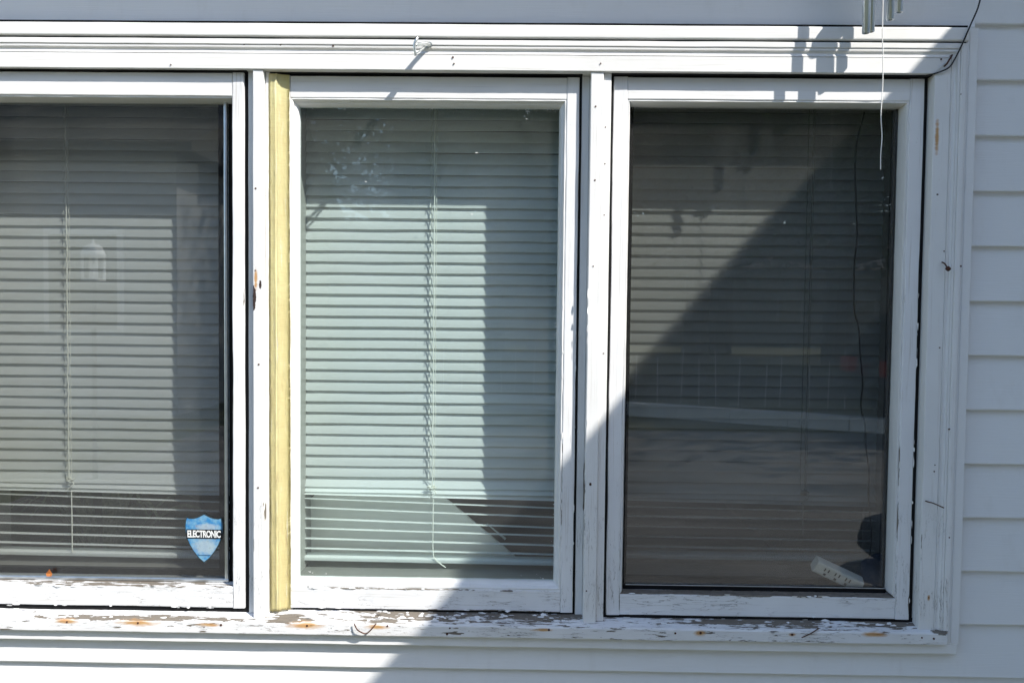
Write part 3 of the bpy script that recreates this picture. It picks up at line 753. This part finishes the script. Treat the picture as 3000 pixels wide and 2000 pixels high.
# ------------------------------------------------------------------ cables and nails
cb = thing('cable', 'thin black cable stapled down the casing at the top right corner', 'cable', (.80, -.008, .50))
bm = bmesh.new(); tube(bm, smooth_path([(.850, -.020, .70), (.8270, -.010, .5800), (.8227, -.009, .5616), (.8146, -.009, .5419), (.8055, -.008, .5186), (.7975, -.006, .4970), (.7871, -.005, .4741), (.7783, -.004, .4599), (.7661, -.003, .4530), (.7507, .002, .4486), (.7400, .014, .4478), (.724, .05, .4500)], 5), .0014, 8)
build('wire', bm, MAT['cable'], cb, True)
bm = bmesh.new(); tube(bm, [(.7825, .002, .4815), (.7808, -.0075, .4805), (.7712, -.0078, .4640), (.7720, .002, .4630)], .0016, 6); build('staple', bm, MAT['rustm'], cb)
bm = bmesh.new(); tube(bm, smooth_path([(.7835, -.006, .4850), (.7750, -.003, .4740), (.7600, -.001, .4580), (.7555, .000, .4500)], 5), .0005, 5); build('tie', bm, MAT['steel'], cb)
bm = bmesh.new()
tube(bm, smooth_path([(.662, .080, .399), (.6480, .078, .3385), (.6462, .078, .2856), (.6499, .078, .2194), (.6535, .078, .1597), (.6497, .078, .1064), (.6501, .078, .0664), (.6522, .078, .0129), (.6611, .078, -.0205), (.6659, .078, -.0742), (.6720, .078, -.1280), (.6700, .078, -.1753), (.6783, .078, -.2090), (.6814, .078, -.2496), (.6896, .078, -.3038), (.6892, .078, -.3378), (.6915, .079, -.3719), (.700, .082, -.44), (.690, .084, -.51), (.668, .086, -.530)], 5), .0015, 8)
tag(build('black_cord', bm, MAT['cable'], None, True), 'wavy black cord hanging down inside the right window pane', 'cord')
def nail(label, pts, r=.0011, head=None):
    t = thing('bent_nail', label, 'nail', pts[0], 'rusty bent nails')
    bm = bmesh.new(); tube(bm, smooth_path(pts, 4), r, 7); build('shank', bm, MAT['rustm'], t)
    if head:
        bm = bmesh.new(); tube(bm, head[:2], head[2], 9); build('head', bm, MAT['rustm'], t)
nail('rusty nail bent into a V on the peeling sill below the middle window', [(-.3107, -.012, -.5890), (-.3050, -.014, -.5985), (-.2970, -.013, -.6045), (-.2885, -.011, -.6076), (-.2790, -.010, -.6000), (-.2705, -.005, -.5905)], .0012)
nail('thin rusty nail slanting across the sill front below the right window', [(.5310, -.014, -.6005), (.5480, -.012, -.5935), (.5660, -.004, -.5865)], .0010)
nail('rusty nail with a round head sticking out of the right casing', [(.7787, .002, .1040), (.7800, -.006, .1005), (.7835, -.010, .0915)], .0013, [(.7832, -.0085, .0930), (.7846, -.0125, .0895), .0042])
nail('dark bent nail low on the right casing', [(.7619, .002, -.3430), (.7640, -.006, -.3432), (.7700, -.011, -.3440), (.7880, -.014, -.3518)], .0011)

# ------------------------------------------------------------------ small things on the inner stool and panes
ps = thing('power_strip', 'off-white power strip lying inside the bottom right of the right window', 'power strip', (.64, .125, -.536))
ps.rotation_euler = (0, 0, 0)
bm = bmesh.new(); prism(bm, rrect(-.013, .013, -.013, .013, .004, 2), 'x', -.048, .048, 2)
Mx = Matrix.Translation((.630, .073, -.508)) @ Matrix.Rotation(R(24), 4, 'Y') @ Matrix.Rotation(R(-4), 4, 'Z') @ Matrix.Rotation(R(20), 4, 'X')
bmesh.ops.transform(bm, matrix=Mx, verts=bm.verts[:]); MAT['offwhite'] = plain('old_plastic', (.62, .60, .54), .5); build('housing', bm, MAT['offwhite'], ps)
for u in (-.026, -.004, .018):
    for du, dv, w, h in ((-.004, .004, .0012, .0035), (.004, .004, .0012, .0035), (0, -.006, .0024, .0022)):
        bm = bmesh.new(); box(bm, u + du - w, u + du + w, -.0136, -.0125, dv - h, dv + h); bmesh.ops.transform(bm, matrix=Mx, verts=bm.verts[:]); build('socket_slot', bm, MAT['black'], ps)
bm = bmesh.new(); bmesh.ops.create_icosphere(bm, subdivisions=4, radius=1)
for v in bm.verts:
    q = v.co * (1 + .22 * noise.noise(v.co * 1.7) + .10 * noise.noise(v.co * 4.5)); v.co = Vector((.712 + q.x * .034, .074 + q.y * .012, -.500 + q.z * .034))
k = M('navy_cloth'); p = k.coord(); n = k.noise(p, 500, 3)
MAT['navy'] = k.fin(k.mix(n, (.006, .012, .028), (.012, .022, .045)), .95, k.bump(n, .4, .001), .1)
tag(build('folded_cloth', bm, MAT['navy'], None, True), 'dark navy cloth bundle in the bottom right corner of the right window', 'cloth')
bm = bmesh.new()
v = [bm.verts.new(q) for q in ((-.9216, .0375, -.5105), (-.9150, .0360, -.5190), (-.9170, .0365, -.5245), (-.9270, .0370, -.5245), (-.9290, .0380, -.5195))]
bm.faces.new(v); bmesh.ops.solidify(bm, geom=bm.faces[:], thickness=.0012)
tag(build('leaf_scrap', bm, plain('orange_leaf', (.62, .22, .06), .7, 0, .3, 200)), 'small orange leaf scrap on the bottom metal edge of the left pane', 'leaf')

# pale cone shade and dark panel behind the middle blind, plant and slatted chair behind the left one
ls = thing('leaning_panel', 'pale panel with slanted edges leaning behind the loose slats of the middle blind', 'panel', (-.25, .195, -.536))
bm = bmesh.new(); P_ = [(-.500, -.5345), (.006, -.5345), (-.030, -.5020), (-.165, -.3900), (-.230, -.3550), (-.405, -.3550), (-.480, -.4350)]
fa = [bm.verts.new((x_, .190 - (z_ + .5345) * .03, z_)) for x_, z_ in P_]; fb = [bm.verts.new((v.co.x, v.co.y + .007, v.co.z)) for v in fa]
bm.faces.new(fa); bm.faces.new(fb[::-1])
for q in range(len(fa)): bm.faces.new((fa[q], fa[(q + 1) % len(fa)], fb[(q + 1) % len(fb)], fb[q]))
build('board', bm, plain('pale_board', (.84, .835, .80), .85, 0, .03, 40), ls)
bm = bmesh.new(); tube(bm, [(-.070, .189, -.450), (-.030, .187, -.482)], [.0012, .0028], 6); build('clip', bm, MAT['slat'], ls)
pt = thing('house_plant', 'leafy house plant behind the lower left blind', 'plant', (-1.02, .42, -.75))
bm = bmesh.new(); rn = random.Random(3)
for i in range(26):
    a = rn.uniform(0, 6.28); L = rn.uniform(.16, .34); hgt = rn.uniform(.14, .34); w = rn.uniform(.006, .012); prev = None
    for q in range(9):
        t = q / 8; r_ = L * t * .8; z_ = -.70 + hgt * math.sin(t * 2.1) * 1.05; ww = w * math.sin(math.pi * min(.98, .12 + t * .86))
        c_ = Vector((-1.02 + r_ * math.cos(a), .42 + r_ * math.sin(a) * .7, z_)); s_ = Vector((-math.sin(a), math.cos(a), .2)) * ww
        cur = (bm.verts.new(c_ - s_), bm.verts.new(c_ + Vector((0, 0, -.003))), bm.verts.new(c_ + s_))
        if prev:
            bm.faces.new((prev[0], prev[1], cur[1], cur[0])); bm.faces.new((prev[1], prev[2], cur[2], cur[1]))
        prev = cur
build('leaves', bm, plain('plant_leaf', (.32, .36, .24), .5, 0, .4, 90), pt, True)
bm = bmesh.new(); tube(bm, [(-1.02, .42, -.90), (-1.02, .42, -.70)], [.06, .085], 20); build('pot', bm, plain('plant_pot', (.18, .10, .07), .7), pt)
ch = thing('slatted_chair', 'brown wooden slatted chair back in the room behind the sticker', 'chair', (-.66, .75, -1.25))
MAT['chairwood'] = plain('chair_wood', (.24, .11, .055), .5, 0, .3, 30)
for zz in (-.50, -.545, -.59, -.635):
    bm = bmesh.new(); prism(bm, rrect(.74, .76, zz - .014, zz + .014, .004), 'x', -.78, -.50, 2); build('slat', bm, MAT['chairwood'], ch)
for xx in (-.79, -.50):
    bm = bmesh.new(); prism(bm, rrect(xx, xx + .025, .73, .765, .004), 'z', -1.25, -.46, 2); build('post', bm, MAT['chairwood'], ch)
bm = bmesh.new(); box(bm, -.80, -.46, .765, 1.15, -.85, -.81); build('seat', bm, MAT['chairwood'], ch)
for xx in (-.79, -.50):
    bm = bmesh.new(); prism(bm, rrect(xx, xx + .025, 1.10, 1.13, .004), 'z', -1.25, -.851, 2); build('leg', bm, MAT['chairwood'], ch)

# ------------------------------------------------------------------ the street behind the camera, seen reflected in the panes
kb = thing('kerb', 'pale concrete kerb strip beyond the driveway, reflected in the right pane', 'kerb', (3.3, -10.2, GZ))
def kerb_piece(a, b):
    d = Vector((b[0] - a[0], b[1] - a[1], 0)).normalized(); nrm_ = Vector((-d.y, d.x, 0))
    bm = bmesh.new(); v = []
    for P in (a, b):
        for sgn in (-1, 1):
            for zz in (GZ - .05, GZ + .20): v.append(bm.verts.new(Vector((P[0], P[1], 0)) + nrm_ * .11 * sgn + Vector((0, 0, zz))))
    for q in ((0, 1, 3, 2), (4, 6, 7, 5), (0, 4, 5, 1), (2, 3, 7, 6), (0, 2, 6, 4), (1, 5, 7, 3)): bm.faces.new([v[i] for i in q])
    build('kerb_stone', bm, MAT['kerb'], kb)
MAT['kerb'] = plain('pale_concrete', (.76, .74, .69), .9, 0, .15, 6)
for i in range(10):
    t0, t1 = i / 10, (i + .985) / 10
    kerb_piece((-2.0 + 7.4 * t0, -12.6 + 3.6 * t0), (-2.0 + 7.4 * t1, -12.6 + 3.6 * t1))
fn = thing('stake_fence', 'row of thin pale stakes beyond the kerb, reflected in the right pane', 'fence', (2.6, -12.5, GZ))
bm = bmesh.new(); bm.free()
rn = random.Random(11)
for i in range(22):
    x = -1.5 + i * .36 + rn.uniform(-.08, .08)
    bm = bmesh.new(); tube(bm, [(x, -13.0 + .2 * x, GZ - .05), (x + rn.uniform(-.03, .03), -13.0 + .2 * x, GZ + rn.uniform(.75, 1.05))], .009, 6)
    build('stake', bm, MAT['kerb'], fn)
MAT['gray_siding'] = plain('neighbour_siding', (.36, .36, .35), .8, 0, .06, 4)
MAT['dark_glass'] = plain('dark_window_glass', (.02, .025, .03), .08, 0, .1, 5, .6)
MAT['white_trim'] = plain('white_trim', (.78, .78, .76), .5, 0, .05, 10)
nb = thing('neighbour_house', 'grey neighbouring house reflected in the left pane', 'building', (-9, -13, GZ))
bm = bmesh.new(); box(bm, -15.5, -5.2, -19, -10.0, GZ, 2.3); build('wall', bm, MAT['gray_siding'], nb)
bm = bmesh.new(); prism(bm, [(-19.4, 2.3), (-9.6, 2.3), (-9.6, 2.42), (-14.5, 4.6), (-19.4, 2.42)], 'x', -15.9, -4.8); build('roof', bm, MAT['shingle'], nb)
for x0 in (-14.2, -11.6, -7.2):
    bm = bmesh.new(); box(bm, x0, x0 + 1.2, -10.0, -9.96, -.4, 1.2); wv = build('window', bm, MAT['white_trim'], nb)
    bm = bmesh.new(); box(bm, x0 + .09, x0 + 1.11, -9.965, -9.94, -.31, 1.11); build('pane', bm, MAT['dark_glass'], wv)
bm = bmesh.new(); box(bm, -9.6, -8.6, -10.0, -9.95, GZ, .55); build('door', bm, MAT['white_trim'], nb)
lt = thing('lantern_post', 'white post lantern reflected in the left pane above the sticker', 'lantern', (-4.0, -5.6, GZ))
bm = bmesh.new(); tube(bm, [(-4.0, -5.6, GZ), (-4.0, -5.6, .262)], .022, 12); build('post', bm, MAT['cable'], lt)
LX, LY, LZ = -4.0, -5.6, .62
bm = bmesh.new(); box(bm, LX - .12, LX + .12, LY - .12, LY + .12, LZ - .46, LZ - .42); build('base', bm, MAT['white_trim'], lt)
for sx in (-1, 1):
    for sy in (-1, 1):
        bm = bmesh.new(); box(bm, LX + sx * .105 - .014, LX + sx * .105 + .014, LY + sy * .105 - .014, LY + sy * .105 + .014, LZ - .42, LZ - .10); build('corner_bar', bm, MAT['white_trim'], lt)
bm = bmesh.new(); tube(bm, [(LX, LY, LZ - .10), (LX, LY, LZ - .06), (LX, LY, LZ + .06), (LX, LY, LZ + .10)], [.16, .17, .12, .03], 10); build('cap', bm, MAT['white_trim'], lt)
bm = bmesh.new(); tube(bm, [(LX, LY, LZ + .10), (LX, LY, LZ + .20)], [.02, .006], 8); build('finial', bm, MAT['white_trim'], lt)
bm = bmesh.new(); tube(bm, [(LX, LY, LZ - .42), (LX, LY, LZ - .20)], .03, 10); build('bulb', bm, MAT['white_trim'], lt)
for o_ in lt.children:
    if o_.name.split('.')[0] != 'post':
        for v_ in o_.data.vertices: v_.co = Vector((LX, LY, LZ - .20)) + (v_.co - Vector((LX, LY, LZ - .20))) * .62

car = thing('parked_car', 'dark parked car with red tail lights, reflected in the right pane', 'car', (7.2, -9.4, GZ))
k = M('car_paint'); MAT['car'] = k.fin((.012, .018, .03), .18, None, .6)
MAT['tyre'] = plain('tyre_rubber', (.015, .015, .015), .8); MAT['red'] = plain('tail_light_red', (.45, .015, .012), .2)
C0, CY = 5.0, -10.6
bm = bmesh.new()
prof_ = [(0, .35), (.05, .80), (.15, 1.02), (.42, 1.52), (.62, 1.68), (2.2, 1.72), (2.9, 1.15), (4.05, 1.0), (4.3, .75), (4.3, .35)]
ringa = [bm.verts.new((C0 + a, CY, GZ + z)) for a, z in prof_]
ringb = [bm.verts.new((C0 + a, CY + 1.8, GZ + z)) for a, z in prof_]
bm.faces.new(ringa); bm.faces.new(ringb[::-1])
for i in range(len(prof_)): bm.faces.new((ringa[i], ringa[(i + 1) % len(prof_)], ringb[(i + 1) % len(prof_)], ringb[i]))
bmesh.ops.bevel(bm, geom=bm.edges[:], offset=.07, segments=3, affect='EDGES', clamp_overlap=True)
build('body', bm, MAT['car'], car, True)
for (a0, a1) in ((.55, 1.25), (1.32, 2.2)):
    bm = bmesh.new(); box(bm, C0 + a0, C0 + a1, CY + 1.795, CY + 1.81, GZ + 1.12, GZ + 1.56); build('side_window', bm, MAT['dark_glass'], car)
bm = bmesh.new(); v = [bm.verts.new(q) for q in ((C0 + .165, CY + .2, GZ + 1.08), (C0 + .165, CY + 1.6, GZ + 1.08), (C0 + .40, CY + 1.5, GZ + 1.52), (C0 + .40, CY + .3, GZ + 1.52))]
bm.faces.new(v); bmesh.ops.solidify(bm, geom=bm.faces[:], thickness=.02); build('rear_window', bm, MAT['dark_glass'], car)
for yy in (CY + .1, CY + 1.42):
    bm = bmesh.new(); box(bm, C0 - .03, C0 + .1, yy, yy + .3, GZ + .78, GZ + 1.0); build('tail_light', bm, MAT['red'], car)
for a in (.85, 3.45):
    for yy in (CY - .02, CY + 1.60):
        bm = bmesh.new(); tube(bm, [(C0 + a, yy, GZ + .33), (C0 + a, yy + .22, GZ + .33)], .33, 24); w_ = build('wheel', bm, MAT['tyre'], car)
        bm = bmesh.new(); tube(bm, [(C0 + a, yy - .005, GZ + .33), (C0 + a, yy + .225, GZ + .33)], .19, 16); build('rim', bm, MAT['steel'], w_)

bag = thing('reflection_blocker', 'added dark bag shape on the driveway, blocking its bright reflection low in the right pane', 'bag', (2.5, -3.4, GZ))  # added behind the camera to take the bright driveway out of the reflection
bm = bmesh.new(); bmesh.ops.create_icosphere(bm, subdivisions=3, radius=1)
for v in bm.verts:
    q = v.co * (1 + .10 * noise.noise(v.co * 2.3)); q = Vector((math.copysign(abs(q.x) ** .7, q.x), math.copysign(abs(q.y) ** .8, q.y), math.copysign(abs(q.z) ** .75, q.z)))
    v.co = Vector((2.62 + q.x * .42, -3.40 + q.y * .22, GZ + .18 + q.z * .17))
build('body', bm, MAT['navy'], bag, True)
for yy in (-3.52, -3.28):
    bm = bmesh.new(); tube(bm, smooth_path([(2.42, yy, GZ + .30), (2.50, yy, GZ + .44), (2.74, yy, GZ + .44), (2.82, yy, GZ + .30)], 6), .014, 7); build('handle', bm, MAT['navy'], bag, True)
MAT['bark'] = plain('bark', (.11, .085, .065), .95, 0, .4, 12)
def leaf_mat(name, a, b):
    k = M(name); p = k.coord(); c = k.mix(k.mr(k.noise(p, 2.3, 3), .35, .65), a, b)
    return k.fin(c, .6, None, .3)
MAT['leaf_a'] = leaf_mat('leaf_dark', (.035, .055, .022), (.08, .11, .04)); MAT['leaf_b'] = leaf_mat('leaf_olive', (.06, .07, .03), (.13, .13, .055))
def tree(label, x, y, h, rad, mat, seed, trunk_h=.18, n=22000):
    t = thing('tree', label, 'tree', (x, y, GZ), 'trees across the street'); rn = random.Random(seed)
    bm = bmesh.new(); top = Vector((x + rn.uniform(-.3, .3), y, GZ + h * .85))
    tube(bm, [(x, y, GZ - .1), (x + .05, y, GZ + h * .25), (x - .05, y, GZ + h * .5), top], [h * .03, h * .024, h * .016, h * .004], 9)
    ends = []
    for i in range(34):
        z0 = GZ + h * rn.uniform(trunk_h, .75); a = rn.uniform(0, 6.28); L = rad * rn.uniform(.55, .95)
        e = Vector((x + L * math.cos(a), y + L * math.sin(a), z0 + h * rn.uniform(.08, .22))); ends.append(e)
        tube(bm, [(x, y, z0), ((x + e.x) / 2, (y + e.y) / 2, z0 + h * .03), e], [h * .009, h * .006, h * .002], 6)
    build('trunk', bm, MAT['bark'], t)
    ends.append(top); vv = []; ff = []
    for i in range(n):
        c = rn.choice(ends); r_ = rad * .42
        d = Vector((rn.gauss(0, 1), rn.gauss(0, 1), rn.gauss(0, .8))) * r_ * .62
        P = c + d; s = rn.uniform(.08, .17)
        u = Vector((rn.gauss(0, 1), rn.gauss(0, 1), rn.gauss(0, 1))).normalized(); w = u.orthogonal().normalized()
        b0 = len(vv); vv += [P - u * s, P + w * s * .55, P + u * s, P - w * s * .55]; ff.append((b0, b0 + 1, b0 + 2, b0 + 3))
    me = bpy.data.meshes.new('crown'); me.from_pydata(vv, [], ff); link('crown', me, mat, t)
for i, (x, y, h, rad, mt, lb) in enumerate((
        (-3.6, -21.5, 14.5, 4.8, 'leaf_a', 'dark leafy tree reflected right of the grey house'),
        (.6, -24.0, 16.0, 5.2, 'leaf_b', 'tall olive tree reflected in the middle pane'),
        (5.4, -22.5, 15.0, 5.0, 'leaf_a', 'dark leafy tree reflected in the left half of the right pane'),
        (10.2, -23.5, 16.5, 5.4, 'leaf_b', 'broad olive tree reflected above the parked car'),
        (15.5, -22.0, 15.0, 5.2, 'leaf_a', 'dark tree reflected at the far right edge'),
        (-1.2, -29.5, 17.5, 5.4, 'leaf_a', 'tall dark tree behind the others, left in the middle pane'),
        (3.4, -31.0, 18.5, 5.6, 'leaf_a', 'tall dark tree behind the others, right in the middle pane'),
        (8.2, -30.5, 18.0, 5.6, 'leaf_a', 'tall dark tree behind the others, left in the right pane'),
        (13.2, -31.0, 19.0, 5.8, 'leaf_a', 'tall dark tree behind the others, right in the right pane'))):
    tree(lb, x, y, h, rad, MAT[mt], 40 + i)
h2 = thing('street_house', 'low house across the street reflected above the kerb', 'building', (8, -42, GZ))
bm = bmesh.new(); box(bm, -12, 22, -50, -41, GZ, 2.4); build('wall', bm, plain('far_siding', (.22, .2, .18), .9, 0, .1, 3), h2)
bm = bmesh.new(); prism(bm, [(-50.5, 2.4), (-40.5, 2.4), (-40.5, 2.55), (-45.5, 5.6), (-50.5, 2.55)], 'x', -12.5, 22.5); build('roof', bm, MAT['shingle'], h2)
for x0 in (0, 4, 9, 14, 18):
    bm = bmesh.new(); box(bm, x0, x0 + 1.4, -41, -40.95, -.5, 1.0); wv = build('window', bm, MAT['gray_siding'], h2)
    bm = bmesh.new(); box(bm, x0 + .1, x0 + 1.3, -40.96, -40.93, -.4, .9); build('pane', bm, MAT['dark_glass'], wv)
